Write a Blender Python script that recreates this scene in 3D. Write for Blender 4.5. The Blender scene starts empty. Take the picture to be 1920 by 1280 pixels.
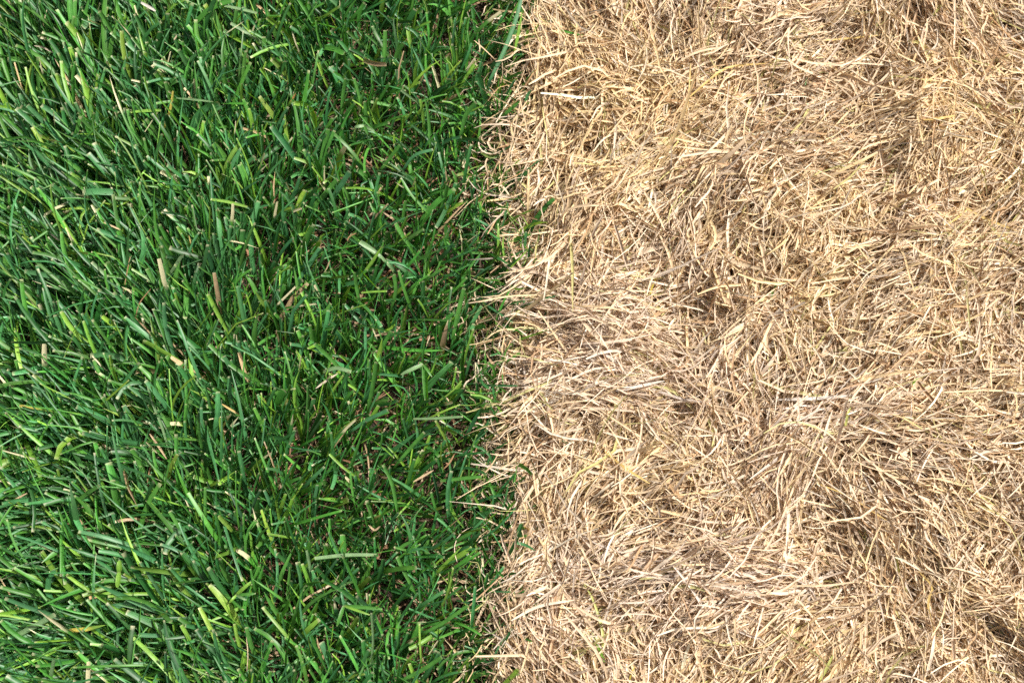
import bpy, math, random
import numpy as np
from mathutils import Matrix, Vector

R = np.random.default_rng(7)
D = bpy.data
SC = bpy.context.scene
COL = SC.collection

# ------------------------------------------------------------------ camera
CAM_TILT = math.radians(12.0)
CAM_DIST = 1.067
AIM = np.array([0.0, 0.0, 0.02])
cam_data = D.cameras.new('camera')
cam_data.lens = 50.0
cam_data.sensor_width = 36.0
cam_data.clip_start = 0.05
cam_data.clip_end = 200.0
cam = D.objects.new('camera', cam_data)
COL.objects.link(cam)
cam_pos = AIM + np.array([0.0, -math.sin(CAM_TILT), math.cos(CAM_TILT)]) * CAM_DIST
cam.location = cam_pos.tolist()
cam.rotation_euler = (CAM_TILT, 0.0, 0.0)
SC.camera = cam

# ------------------------------------------------------------------ light
SUN_ELEV = math.radians(48.0)
SUN_AZ = math.radians(62.0)           # clockwise from +Y: from the right and a little above
world = D.worlds.new('World')
SC.world = world
world.use_nodes = True
wn = world.node_tree
wn.nodes.clear()
w_out = wn.nodes.new('ShaderNodeOutputWorld')
w_bg = wn.nodes.new('ShaderNodeBackground')
w_sky = wn.nodes.new('ShaderNodeTexSky')
w_sky.sky_type = 'NISHITA'
w_sky.sun_disc = False
w_sky.sun_elevation = SUN_ELEV
w_sky.sun_rotation = SUN_AZ % (2 * math.pi)
w_sky.air_density = 0.55
w_sky.dust_density = 9.0
w_sky.ozone_density = 0.0
w_bg.inputs['Strength'].default_value = 0.10
wn.links.new(w_sky.outputs['Color'], w_bg.inputs['Color'])
wn.links.new(w_bg.outputs['Background'], w_out.inputs['Surface'])

sun_data = D.lights.new('sun', 'SUN')
sun_data.energy = 4.9
sun_data.angle = math.radians(0.6)
sun_data.color = (1.0, 0.965, 0.91)
sun = D.objects.new('sun', sun_data)
COL.objects.link(sun)
sdir = Vector((math.sin(SUN_AZ) * math.cos(SUN_ELEV), math.cos(SUN_AZ) * math.cos(SUN_ELEV), math.sin(SUN_ELEV)))
sun.rotation_euler = sdir.to_track_quat('Z', 'Y').to_euler()
sun.location = (sdir * 5).to_tuple()

SC.view_settings.view_transform = 'Standard'
SC.view_settings.look = 'None'
SC.view_settings.exposure = 0.24
SC.view_settings.gamma = 1.0
SC.view_settings.use_curve_mapping = False
SC.render.engine = 'CYCLES'
SC.cycles.max_bounces = 8
SC.cycles.diffuse_bounces = 6
SC.cycles.transmission_bounces = 4
SC.cycles.use_denoising = False

# ------------------------------------------------------------------ photo points <-> places
FOC = 50.0 / 36.0 * 1920.0            # focal length in photo pixels
CR = np.array([1.0, 0.0, 0.0])
CU = np.array([0.0, math.cos(CAM_TILT), math.sin(CAM_TILT)])
CF = np.array([0.0, math.sin(CAM_TILT), -math.cos(CAM_TILT)])

def place(px, py, z=0.02):
    """the spot at height z that the photograph shows at (px, py)"""
    px = np.asarray(px, float); py = np.asarray(py, float)
    d = ((px - 960.0) / FOC)[..., None] * CR + ((640.0 - py) / FOC)[..., None] * CU + CF
    t = (np.asarray(z, float) - cam_pos[2]) / d[..., 2]
    return cam_pos + d * t[..., None]

def photo(xy, z=0.02):
    v = np.stack([xy[..., 0], xy[..., 1], np.full(xy.shape[:-1], z)], -1) - cam_pos
    f = v @ CF
    return np.stack([960.0 + (v @ CR) / f * FOC, 640.0 - (v @ CU) / f * FOC], -1)

PXM = FOC / CAM_DIST                  # about 2500 photo pixels to a metre

# ------------------------------------------------------------------ smooth fields
def waves(n, lo, hi, seed):
    r = np.random.default_rng(seed)
    k = r.uniform(lo, hi, n); a = r.uniform(0, 2 * np.pi, n)
    return np.stack([k * np.cos(a), k * np.sin(a), r.uniform(0, 2 * np.pi, n)], 1)

def noise(xy, W):
    """a smooth random field of about unit spread; W from waves()"""
    s = np.zeros(xy.shape[:-1])
    for kx, ky, ph in W:
        s += np.sin(kx * xy[..., 0] + ky * xy[..., 1] + ph)
    return s * math.sqrt(2.0 / len(W))

def blend(pp, pts, sigma):
    """Gaussian-weighted mean of control values at photo points pp"""
    pts = np.asarray(pts, float)
    d2 = (pp[..., 0, None] - pts[:, 0]) ** 2 + (pp[..., 1, None] - pts[:, 1]) ** 2
    w = np.exp(-d2 / (2 * sigma ** 2)) + 1e-5 / (1 + d2 / sigma ** 2)
    w /= w.sum(-1, keepdims=True)
    return w

# lean of the green blades (degrees, 90 = away from the camera)
GREEN_LEAN = [(-80,60,125),(100,80,120),(250,160,115),(60,250,135),(180,220,122),(400,250,93),(330,100,112),(480,130,100),(600,80,95),(700,200,80),
 (850,200,66),(850,80,70),(-80,400,150),(100,400,152),(250,400,135),(250,480,128),(400,500,103),(500,380,80),(560,500,60),(600,380,62),
 (700,400,75),(750,500,45),(850,600,58),(900,400,60),(60,600,128),(200,600,126),(340,600,118),(450,620,90),(100,720,128),(250,750,131),
 (400,720,133),(550,720,95),(700,700,70),(820,700,52),(800,850,48),(60,880,160),(200,880,145),(350,880,118),(480,900,80),(600,880,75),
 (700,960,55),(60,1030,150),(200,1040,145),(330,1050,138),(430,1120,155),(60,1180,165),(100,1260,178),(250,1250,172),(400,1240,152),
 (550,1100,80),(530,1240,60),(650,1200,85),(750,1200,60),(860,1150,45),(600,1020,60),(880,950,50),(-90,1100,165)]
GL = np.array([(x, y) for x, y, a in GREEN_LEAN])
GV = np.array([(math.cos(math.radians(a)), math.sin(math.radians(a))) for x, y, a in GREEN_LEAN])

def green_heading(pp):
    v = blend(pp, GL, 60.0) @ GV
    return np.arctan2(v[..., 1], v[..., 0])

# lie of the straw locks (degrees, taken modulo 180)
STRAW_LIE = [(1050,60,120),(1200,60,110),(1250,150,60),(1400,60,60),(1150,230,15),(1100,130,120),(1350,230,30),(1420,280,20),(1050,260,62),
 (1250,230,20),(1500,50,30),(1500,110,20),(1600,50,60),(1700,60,110),(1800,60,100),(1850,130,150),(1500,200,30),(1650,200,20),(1800,200,120),
 (1500,290,10),(1850,280,70),(1100,350,70),(1030,400,60),(1200,400,45),(1270,340,40),(1350,350,50),(1400,400,55),(1270,430,100),(1000,500,100),
 (1100,520,30),(1180,450,35),(1050,600,170),(1200,600,150),(1300,560,30),(1400,500,60),(1380,570,130),(1500,450,50),(1500,530,35),(1600,420,50),
 (1600,520,20),(1750,480,15),(1850,450,30),(1700,560,20),(1600,600,60),(1750,600,70),(1850,580,60),(1060,700,20),(1150,730,15),(1300,700,20),
 (1400,700,90),(1050,830,50),(1150,850,40),(1250,780,150),(1300,820,130),(1350,850,60),(1250,930,30),(1500,800,60),(1550,750,10),(1500,870,40),
 (1650,860,10),(1750,860,5),(1700,780,15),(1850,800,20),(1600,920,140),(1850,920,130),(1500,950,60),(1050,1000,70),(1200,1000,40),(1300,1000,20),
 (1050,1080,40),(1250,1060,15),(1150,1100,165),(1400,1060,170),(1100,1180,60),(1050,1240,120),(1250,1130,30),(1250,1220,110),(1350,1200,70),
 (1400,1250,20),(1500,1060,175),(1600,1020,110),(1700,1000,130),(1800,1100,120),(1550,1150,20),(1700,1150,80),(1650,1230,70),(1850,1200,140),
 (1500,1240,60),(1880,1050,60),(970,700,80),(965,900,75),(960,1200,95),(985,300,70),(1000,100,60)]
SL = np.array([(x, y) for x, y, a in STRAW_LIE])
SV = np.array([(math.cos(math.radians(2 * a)), math.sin(math.radians(2 * a))) for x, y, a in STRAW_LIE])

def straw_heading(pp):
    v = blend(pp, SL, 38.0) @ SV
    return 0.5 * np.arctan2(v[..., 1], v[..., 0])

# hollows and crests of the straw mat: x, y, radius (photo pixels), height in mm
MAT_RELIEF = [(1220,60,30,-13),(1565,85,50,-13),(1890,90,50,-14),(1860,170,45,-9),(1000,440,28,-16),(1215,480,35,-7),(1285,560,35,-15),(1330,590,35,-8),
 (1180,300,35,-8),(1310,270,30,-5),(1870,765,30,-13),(1545,905,50,-10),(1740,810,35,-7),(1565,1010,42,-16),(1610,1100,60,-7),(1840,1190,48,-14),
 (1700,1090,35,-9),(1210,1010,40,-10),(1180,820,30,-5),(1130,960,30,-5),(1080,1140,35,-7),(1240,1190,35,-8),(1900,520,40,-12),(1840,420,35,-8),
 (1650,330,30,-8),(1900,610,40,-6),(1080,200,30,-5),(1420,150,30,-5),(1870,1050,40,-6),(1500,1120,50,-6),(1020,1060,30,-6),(1150,1230,30,-4),
 (1080,110,60,6),(1150,240,60,7),(1450,50,40,4),(1090,370,60,6),(1500,440,70,8),(1600,570,60,6),(1780,500,60,5),(1260,880,60,8),(1060,780,70,4),
 (1460,820,60,6),(1700,220,60,5),(1830,250,60,5),(1300,1060,60,6),(1750,960,60,5),(1150,700,60,4),(1330,1200,60,5),(1050,560,60,4),(1700,660,60,4),
 (1480,1220,50,5),(1380,330,60,4)]
MR = np.array(MAT_RELIEF, float)
W_MAT = waves(14, 40, 130, 3); W_MAT2 = waves(12, 150, 320, 4)

def mat_top(xy):
    """height of the top of the straw mat"""
    pp = photo(xy)
    h = 0.024 + 0.0028 * noise(xy, W_MAT) + 0.0016 * noise(xy, W_MAT2)
    for x, y, r, mm in MR:
        d2 = (pp[..., 0] - x) ** 2 + (pp[..., 1] - y) ** 2
        h = h + mm * 0.0009 * np.exp(-d2 / (2 * r * r))
    return np.maximum(h, 0.005)

# the line where green turns to straw: photo x by photo y
BORDER_Y = [-400, 0, 100, 160, 210, 300, 400, 480, 540, 600, 700, 800, 900, 960, 1010, 1100, 1200, 1280, 1700]
BORDER_X = [990, 992, 985, 958, 968, 944, 952, 985, 968, 945, 942, 948, 950, 945, 962, 942, 938, 936, 930]
W_EDGE = waves(10, 150, 500, 5)

def past_border(xy):
    """photo pixels to the right of the border (negative on the green side)"""
    pp = photo(xy)
    return pp[..., 0] - np.interp(pp[..., 1], BORDER_Y, BORDER_X) + 10.0 * noise(xy, W_EDGE)

# warmth of the straw: x, y, radius, + golden / - bleached pinkish
WARM = [(1150,230,90,1.0),(1200,220,90,1.0),(1330,230,60,.8),(1070,390,60,.7),(1500,420,70,1.0),(1560,440,60,.5),(1720,220,70,1.0),(1840,240,60,1.0),
 (1560,560,90,.7),(1830,400,60,.9),(1270,890,70,.8),(1150,860,60,.6),(1060,100,70,.7),(1500,1240,60,.9),(1850,1100,80,.4),(1800,680,70,.5),(1350,1180,60,.4),
 (1050,560,80,-.7),(1150,720,80,-.9),(1330,720,80,-.6),(1460,850,70,-1.0),(1330,1080,80,-1.0),(1080,1110,80,-.9),(1250,1060,70,-.9),(1560,740,60,-.8),
 (1450,1090,70,-1.0),(1380,290,60,-.5),(1220,580,70,-.6),(1700,800,80,-.4),(1260,330,50,-.4),(1650,480,60,-.5)]
WM = np.array(WARM, float)
W_WARM = waves(12, 60, 200, 8)

def warmth(xy):
    pp = photo(xy)
    h = 0.28 * noise(xy, W_WARM)
    for x, y, r, v in WM:
        h = h + v * np.exp(-((pp[..., 0] - x) ** 2 + (pp[..., 1] - y) ** 2) / (2 * r * r))
    return np.clip(h, -1.2, 1.2)

# ------------------------------------------------------------------ materials
def new_mat(name):
    m = D.materials.new(name)
    m.use_nodes = True
    m.node_tree.nodes.clear()
    return m, m.node_tree.nodes, m.node_tree.links

def blade_material(name, rough, trans, tip_color, tip_start, root_color, root_end, vein, spec=0.5, trans_gain=(1.0, 1.0, 1.0), bump=0.0):
    """thin leaf: 'tint' carries each blade's own colour, its alpha how far down the tip has dried; UV runs across (x) and along (y)"""
    m, N, L = new_mat(name)
    def math_(op, a, b=None, c=None, clamp=False):
        n = N.new('ShaderNodeMath'); n.operation = op; n.use_clamp = clamp
        for i, v in enumerate((a, b, c)):
            if v is None: continue
            if isinstance(v, (int, float)): n.inputs[i].default_value = v
            else: L.new(v, n.inputs[i])
        return n.outputs[0]
    def mix(f, a, b, mode='MIX'):
        n = N.new('ShaderNodeMix'); n.data_type = 'RGBA'; n.blend_type = mode
        for s, v in ((n.inputs[0], f), (n.inputs[6], a), (n.inputs[7], b)):
            if isinstance(v, (int, float)): s.default_value = v
            elif isinstance(v, tuple): s.default_value = (*v, 1.0)
            else: L.new(v, s)
        return n.outputs[2]
    at = N.new('ShaderNodeAttribute'); at.attribute_name = 'tint'
    uv = N.new('ShaderNodeUVMap'); uv.uv_map = 'UVMap'
    sp = N.new('ShaderNodeSeparateXYZ'); L.new(uv.outputs[0], sp.inputs[0])
    u, v = sp.outputs[0], sp.outputs[1]
    tc = N.new('ShaderNodeTexCoord')
    nz = N.new('ShaderNodeTexNoise'); nz.inputs['Scale'].default_value = 170.0; nz.inputs['Detail'].default_value = 3.0
    L.new(tc.outputs['Object'], nz.inputs['Vector'])
    col = at.outputs['Color']
    # blotches in the leaf
    bl = N.new('ShaderNodeMapRange'); bl.inputs[1].default_value = 0.3; bl.inputs[2].default_value = 0.7; bl.inputs[3].default_value = 0.78; bl.inputs[4].default_value = 1.2
    L.new(nz.outputs[0], bl.inputs[0])
    # veins along the blade: four fine ribs and a midrib groove
    ribs = math_('SINE', math_('MULTIPLY', u, 2 * math.pi * 4.0))
    ribs = math_('MULTIPLY_ADD', ribs, vein * 0.5, 1.0)
    midd = math_('ABSOLUTE', math_('SUBTRACT', u, 0.5))
    midf = N.new('ShaderNodeMapRange'); midf.inputs[1].default_value = 0.0; midf.inputs[2].default_value = 0.1; midf.inputs[3].default_value = 1.0 + vein; midf.inputs[4].default_value = 1.0
    L.new(midd, midf.inputs[0])
    k = math_('MULTIPLY', math_('MULTIPLY', ribs, midf.outputs[0]), bl.outputs[0])
    kc = N.new('ShaderNodeCombineXYZ')
    for i in range(3): L.new(k, kc.inputs[i])
    col = mix(1.0, col, kc.outputs[0], 'MULTIPLY')
    # dried, mown tip; alpha of the tint lengthens it
    start = math_('SUBTRACT', tip_start, math_('MULTIPLY', at.outputs['Alpha'], 0.55))
    start = math_('ADD', start, math_('MULTIPLY', math_('SUBTRACT', nz.outputs[0], 0.5), 0.10))
    tf = math_('MULTIPLY', math_('SUBTRACT', v, start), 14.0, clamp=True)
    col = mix(tf, col, tip_color)
    # pale sheath at the root
    rf = math_('MULTIPLY', math_('SUBTRACT', root_end, v), 6.0, clamp=True)
    col = mix(rf, col, root_color)
    pb = N.new('ShaderNodeBsdfPrincipled')
    L.new(col, pb.inputs['Base Color'])
    pb.inputs['Roughness'].default_value = rough
    pb.inputs['Specular IOR Level'].default_value = spec
    if bump > 0:
        b = N.new('ShaderNodeBump'); b.inputs['Strength'].default_value = bump; b.inputs['Distance'].default_value = 0.0004
        L.new(ribs, b.inputs['Height']); L.new(b.outputs[0], pb.inputs['Normal'])
    tr = N.new('ShaderNodeBsdfTranslucent')
    tcol = mix(1.0, col, trans_gain, 'MULTIPLY')
    L.new(tcol, tr.inputs['Color'])
    ms = N.new('ShaderNodeMixShader'); ms.inputs[0].default_value = trans
    L.new(pb.outputs[0], ms.inputs[1]); L.new(tr.outputs[0], ms.inputs[2])
    out = N.new('ShaderNodeOutputMaterial'); L.new(ms.outputs[0], out.inputs['Surface'])
    return m

M_GREEN = blade_material('green_leaf', 0.42, 0.28, (0.62, 0.58, 0.36), 0.965, (0.20, 0.22, 0.09), 0.10, 0.26, 0.45, (1.6, 1.45, 0.5))
M_STRAW = blade_material('dry_leaf', 0.50, 0.24, (0.60, 0.46, 0.29), 1.25, (0.50, 0.37, 0.22), 0.02, 0.12, 0.4, (1.0, 0.90, 0.74))
M_THATCH = blade_material('thatch_leaf', 0.75, 0.12, (0.40, 0.27, 0.16), 1.3, (0.20, 0.12, 0.07), 0.02, 0.10, 0.25, (1.0, 0.85, 0.7))

def soil_material():
    m, N, L = new_mat('soil')
    tc = N.new('ShaderNodeTexCoord')
    n1 = N.new('ShaderNodeTexNoise'); n1.inputs['Scale'].default_value = 60.0; n1.inputs['Detail'].default_value = 8.0
    L.new(tc.outputs['Object'], n1.inputs['Vector'])
    cr = N.new('ShaderNodeValToRGB')
    cr.color_ramp.elements[0].position = 0.3; cr.color_ramp.elements[0].color = (0.022, 0.015, 0.010, 1)
    cr.color_ramp.elements[1].position = 0.75; cr.color_ramp.elements[1].color = (0.085, 0.058, 0.036, 1)
    L.new(n1.outputs[0], cr.inputs[0])
    b = N.new('ShaderNodeBump'); b.inputs['Strength'].default_value = 0.8; b.inputs['Distance'].default_value = 0.004
    n2 = N.new('ShaderNodeTexNoise'); n2.inputs['Scale'].default_value = 350.0; n2.inputs['Detail'].default_value = 6.0
    L.new(tc.outputs['Object'], n2.inputs['Vector']); L.new(n2.outputs[0], b.inputs['Height'])
    pb = N.new('ShaderNodeBsdfPrincipled'); pb.inputs['Roughness'].default_value = 0.95
    L.new(cr.outputs[0], pb.inputs['Base Color']); L.new(b.outputs[0], pb.inputs['Normal'])
    out = N.new('ShaderNodeOutputMaterial'); L.new(pb.outputs[0], out.inputs['Surface'])
    return m
M_SOIL = soil_material()

# ------------------------------------------------------------------ mesh builders
def norm(v):
    return v / np.maximum(np.linalg.norm(v, axis=-1, keepdims=True), 1e-9)

def ribbon_mesh(name, C, W, roll, fold, tint, wide=3):
    """C (n,k,3) midlines, W (n,k) half widths, roll (n,k) turn about the midline, fold (n,) or (n,k) depth of the V, tint (n,4) or (n,k,4)"""
    n, k, _ = C.shape
    T = np.empty_like(C)
    T[:, 1:-1] = C[:, 2:] - C[:, :-2]; T[:, 0] = C[:, 1] - C[:, 0]; T[:, -1] = C[:, -1] - C[:, -2]
    T = norm(T)
    S = np.cross(T, np.array([0.0, 0.0, 1.0])); bad = np.linalg.norm(S, axis=-1) < 0.05
    S[bad] += np.array([0.1, 0.05, 0.0]); S = norm(S)
    U = np.cross(S, T)
    roll = np.broadcast_to(roll, (n, k))[..., None]
    side = np.cos(roll) * S + np.sin(roll) * U
    up = np.cross(side, T)
    w = W[..., None]
    f = np.broadcast_to(fold if np.ndim(fold) == 2 else np.asarray(fold)[:, None], (n, k))[..., None]
    if wide == 3:
        V = np.stack([C - side * w + up * w * f, C, C + side * w + up * w * f], 2)
    else:
        V = np.stack([C - side * w, C + side * w], 2)
    V = V.reshape(-1, 3)
    i = np.arange(n)[:, None, None] * (k * wide); a = np.arange(k - 1)[None, :, None] * wide; b = np.arange(wide - 1)[None, None, :]
    q = (i + a + b)
    F = np.stack([q, q + 1, q + 1 + wide, q + wide], -1).reshape(-1, 4)
    me = D.meshes.new(name)
    me.vertices.add(len(V)); me.vertices.foreach_set('co', V.astype(np.float32).ravel())
    me.loops.add(F.size); me.loops.foreach_set('vertex_index', F.astype(np.int32).ravel())
    me.polygons.add(len(F)); me.polygons.foreach_set('loop_start', np.arange(0, F.size, 4, dtype=np.int32))
    me.polygons.foreach_set('use_smooth', np.ones(len(F), dtype=bool))
    uvv = np.empty((n, k, wide, 2), np.float32)
    uvv[..., 0] = np.linspace(0, 1, wide); uvv[..., 1] = np.linspace(0, 1, k)[None, :, None]
    uvl = me.uv_layers.new(name='UVMap'); uvl.data.foreach_set('uv', uvv.reshape(-1, 2)[F.ravel()].ravel())
    ca = me.color_attributes.new('tint', 'FLOAT_COLOR', 'POINT')
    t = tint if tint.ndim == 3 else np.repeat(tint[:, None, :], k, 1)
    t = np.repeat(t[:, :, None, :], wide, 2).reshape(-1, 4)
    ca.data.foreach_set('color', t.astype(np.float32).ravel())
    me.update(calc_edges=True)
    return me

def link(name, me, mat, **props):
    o = D.objects.new(name, me)
    me.materials.append(mat)
    COL.objects.link(o)
    for p, v in props.items(): o[p] = v
    return o

def curve_blades(base, heading, length, t0, t1, bend, k):
    """blades that stand up from base: t0/t1 lean from upright at root/tip, bend = sideways swing along the blade"""
    n = len(base)
    s = (np.arange(k - 1) + 0.5) / (k - 1)
    tilt = t0[:, None] + (t1 - t0)[:, None] * s ** 1.2
    az = heading[:, None] + bend[:, None] * (s - 0.3)
    d = np.stack([np.sin(tilt) * np.cos(az), np.sin(tilt) * np.sin(az), np.cos(tilt)], -1) * (length / (k - 1))[:, None, None]
    C = np.empty((n, k, 3)); C[:, 0] = base; C[:, 1:] = base[:, None] + np.cumsum(d, 1)
    return C

def lying(mid, heading, length, kappa, wig, zfun, k):
    """strands that lie about: swept both ways from their middle"""
    n = len(mid)
    s = np.linspace(-0.5, 0.5, k)
    sm = 0.5 * (s[1:] + s[:-1])
    ph = R.uniform(0, 2 * np.pi, n)
    h = heading[:, None] + kappa[:, None] * sm + wig[:, None] * np.sin(2 * np.pi * sm * 1.3 + ph[:, None])
    d = np.stack([np.cos(h), np.sin(h)], -1) * (length / (k - 1))[:, None, None]
    xy = np.concatenate([np.zeros((n, 1, 2)), np.cumsum(d, 1)], 1)
    xy = xy - xy.mean(1, keepdims=True) + mid[:, None]
    z = zfun(xy, s)
    return np.concatenate([xy, z[..., None]], -1)

# ------------------------------------------------------------------ ground
def build_soil():
    k = 140
    g = np.linspace(-1, 1, k)
    g = np.sign(g) * (np.abs(g) * 0.9 + np.abs(g) ** 6 * 9.0)
    X, Y = np.meshgrid(g, g)
    Z = 0.0015 * noise(np.stack([X, Y], -1), waves(14, 30, 160, 21)) - 0.001
    V = np.stack([X, Y, Z], -1).reshape(-1, 3)
    i = np.arange(k * k).reshape(k, k)
    F = np.stack([i[:-1, :-1], i[:-1, 1:], i[1:, 1:], i[1:, :-1]], -1).reshape(-1, 4)
    me = D.meshes.new('ground')
    me.from_pydata(V.tolist(), [], F.tolist())
    me.polygons.foreach_set('use_smooth', np.ones(len(F), dtype=bool))
    link('ground', me, M_SOIL, kind='structure', label='dark brown soil under the lawn and the straw')
build_soil()

X0, X1, Y0, Y1 = -0.44, 0.44, -0.31, 0.33      # what the photograph shows, with a margin
OX, OY = 0.85, 0.70                            # the lawn goes on to here

def scatter(n_per_m2, x0, x1, y0, y1, jitter=True):
    n = int(n_per_m2 * (x1 - x0) * (y1 - y0))
    return np.stack([R.uniform(x0, x1, n), R.uniform(y0, y1, n)], 1)

def outside(xy):
    return xy[(xy[:, 0] < X0) | (xy[:, 0] > X1) | (xy[:, 1] < Y0) | (xy[:, 1] > Y1)]

W_G1 = waves(14, 60, 200, 31); W_G2 = waves(14, 25, 70, 32); W_DENS = waves(14, 100, 300, 33)

def disorder(pp):
    """how tousled the green is: low on the left where it is combed over, high towards the border"""
    d = np.interp(pp[:, 0], [0, 350, 520, 700, 900], [0.24, 0.30, 0.50, 0.75, 0.85])
    d += 0.35 * np.exp(-((pp[:, 0] - 110) ** 2 + (pp[:, 1] - 900) ** 2) / (2 * 90 ** 2))
    d += 0.30 * np.exp(-((pp[:, 0] - 250) ** 2 + (pp[:, 1] - 1250) ** 2) / (2 * 150 ** 2))
    d += 0.25 * np.exp(-((pp[:, 0] - 400) ** 2 + (pp[:, 1] - 930) ** 2) / (2 * 80 ** 2))
    return d

def green_tint(n, xy, dry=0.06):
    blue = np.array([0.048, 0.168, 0.056]); mid = np.array([0.055, 0.182, 0.028]); lime = np.array([0.145, 0.285, 0.036]); dark = np.array([0.025, 0.102, 0.023])
    a = R.random(n)
    w = np.stack([0.34 + 0.12 * noise(xy, W_G1), np.full(n, 0.40), np.full(n, 0.12), np.full(n, 0.2)], 1)
    w = np.maximum(w, 0.02); w /= w.sum(1, keepdims=True)
    c = np.cumsum(w, 1); pick = (a[:, None] > c).sum(1).clip(0, 3)
    t = np.array([blue, mid, lime, dark])[pick]
    t = t * 1.22 * R.normal(1.0, 0.17, (n, 1)).clip(0.6, 1.5) * (1 + R.normal(0, 0.07, (n, 3)))
    alpha = np.where(R.random(n) < dry, R.random(n) ** 1.5 * 0.7, 0.0)
    return np.concatenate([t.clip(0.005, 0.8), alpha[:, None]], 1)

def build_green(xy, k, name, small, label, sheet=0.0):
    pb = past_border(xy)
    pp = photo(xy)
    edge = np.interp(-pb, [-30, -8, 10, 40, 90, 200], [0.0, 0.15, 0.40, 0.65, 0.9, 1.0]) if not small else np.interp(-pb, [-70, -30, 0, 40], [0.0, 0.22, 0.7, 1.0])
    pb = pb + 0.0
    # clumps of shoots with gaps between them
    gap = 1.0 - 0.55 * np.clip(noise(xy, W_DENS) - 0.6, 0, 1) * np.interp(pp[:, 0], [300, 600], [0.6, 1.0])
    keep = R.random(len(xy)) < edge * gap
    xy, pb, pp = xy[keep], pb[keep], pp[keep]
    n = len(xy)
    # blades grow in tufts: draw the roots together and let the leaves splay
    tc = np.stack([R.uniform(-OX, 0.05, int(OX * 2 * OY * 5200)), R.uniform(-OY, OY, int(OX * 2 * OY * 5200))], 1)
    cell = {}
    for i_, (cx_, cy_) in enumerate(tc): cell.setdefault((int(cx_ // 0.03), int(cy_ // 0.03)), []).append(i_)
    near = np.empty(n, int)
    gx_, gy_ = (xy[:, 0] // 0.03).astype(int), (xy[:, 1] // 0.03).astype(int)
    for key in set(zip(gx_.tolist(), gy_.tolist())):
        cand = [i_ for a_ in (-1, 0, 1) for b_ in (-1, 0, 1) for i_ in cell.get((key[0] + a_, key[1] + b_), [])] or [0]
        sel = np.nonzero((gx_ == key[0]) & (gy_ == key[1]))[0]
        d_ = ((xy[sel, None] - tc[None, cand]) ** 2).sum(-1)
        near[sel] = np.array(cand)[d_.argmin(1)]
    toward = tc[near] - xy
    xy = xy + toward * 0.45 * (np.hypot(toward[:, 0], toward[:, 1]) < 0.03)[:, None]
    tuft_turn = R.normal(0, 0.42, len(tc))[near]; tuft_lean = R.normal(0, 0.14, len(tc))[near]; tuft_tone = R.normal(1.0, 0.13, len(tc))[near].clip(0.7, 1.4)
    splay = np.sin(np.arctan2(-toward[:, 1], -toward[:, 0]) - green_heading(pp)) * np.hypot(toward[:, 0], toward[:, 1]) / 0.008
    dis = disorder(pp)
    odd = R.random(n) < 0.06 + 0.2 * np.clip(dis - 0.35, 0, 1)
    # neighbours of one tuft share part of their lean
    tuft = 0.35 * noise(xy, W_G1) * dis + tuft_turn * (0.45 + dis) + 0.30 * splay.clip(-1.5, 1.5)
    head = green_heading(pp) + tuft + R.normal(0, 1, n) * dis * (0.62 if not small else 1.3)
    head = np.where(odd, R.uniform(0, 2 * np.pi, n), head)
    L = np.interp(pp[:, 0], [0, 350, 600, 900], [0.084, 0.078, 0.056, 0.042]) * R.normal(1.0, 0.32, n).clip(0.3, 1.7)
    lean0 = np.interp(pp[:, 0], [0, 350, 600, 900], [0.70, 0.60, 0.42, 0.50])
    lean1 = np.interp(pp[:, 0], [0, 350, 600, 900], [1.38, 1.22, 1.05, 1.20]) + 0.2 * np.clip((pp[:, 1] - 1050) / 200, 0, 1)
    t0 = (lean0 + tuft_lean + R.normal(0, 0.16, n)).clip(0.02, 1.3)
    t1 = (lean1 + R.normal(0, 0.28, n)).clip(0.1, 1.75)
    if small:
        L = L * R.uniform(0.35, 0.8, n); t1 = (t1 + R.uniform(0, 0.6, n)).clip(0, 1.9)
    # mown at one height: shorten what would stand too tall
    cap = np.interp(pp[:, 0], [0, 600, 940], [0.036, 0.032, 0.026]) * R.normal(1.0, 0.10, n)
    hgt = L * np.cos(0.5 * (t0 + t1)); L = np.where(hgt > cap, L * cap / hgt, L)
    bend = R.normal(0, 0.42, n) + (R.random(n) < 0.18) * R.normal(0, 1.3, n)
    base = np.concatenate([xy, R.uniform(0.0, 0.004, (n, 1))], 1)
    # the base sits back from where the blade shows
    C = curve_blades(base, head, L, t0, t1, bend, k)
    s = np.linspace(0, 1, k)
    w0 = np.exp(R.normal(math.log(0.00122), 0.36, n)).clip(0.0006, 0.0029) * np.interp(pp[:, 0], [0, 500, 900], [1.08, 1.0, 0.82])
    if small: w0 = w0 * R.uniform(0.4, 0.85, n)
    pointed = R.random(n) < 0.42
    prof_cut = np.interp(s, [0, 0.15, 0.5, 0.92, 1.0], [0.55, 0.8, 1.0, 0.90, 0.78])
    prof_pt = np.interp(s, [0, 0.15, 0.4, 0.75, 0.93, 1.0], [0.55, 0.85, 1.0, 0.72, 0.35, 0.05])
    W = w0[:, None] * np.where(pointed[:, None], prof_pt, prof_cut)
    roll = (R.normal(0, 0.55, n)[:, None] + R.normal(0, 0.6, n)[:, None] * (s - 0.4)) + (R.random(n) < 0.2)[:, None] * R.normal(0, 1.0, n)[:, None]
    fold = R.uniform(0.15, 0.75, n)
    tint = green_tint(n, xy, 0.06 if small else 0.04)
    tint[:, :3] *= tuft_tone[:, None]
    if sheet:                                        # dead shoots among the green
        dead = R.random(n) < sheet * np.interp(-pb, [0, 60, 200, 500], [3.0, 1.6, 1.0, 0.7])
        c = np.array([0.46, 0.33, 0.19]) * R.normal(1, 0.2, (n, 1)).clip(0.5, 1.5)
        tint[dead, :3] = c[dead]
    me = ribbon_mesh(name, C, W, roll, fold, tint, 3 if not small else 3)
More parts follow.
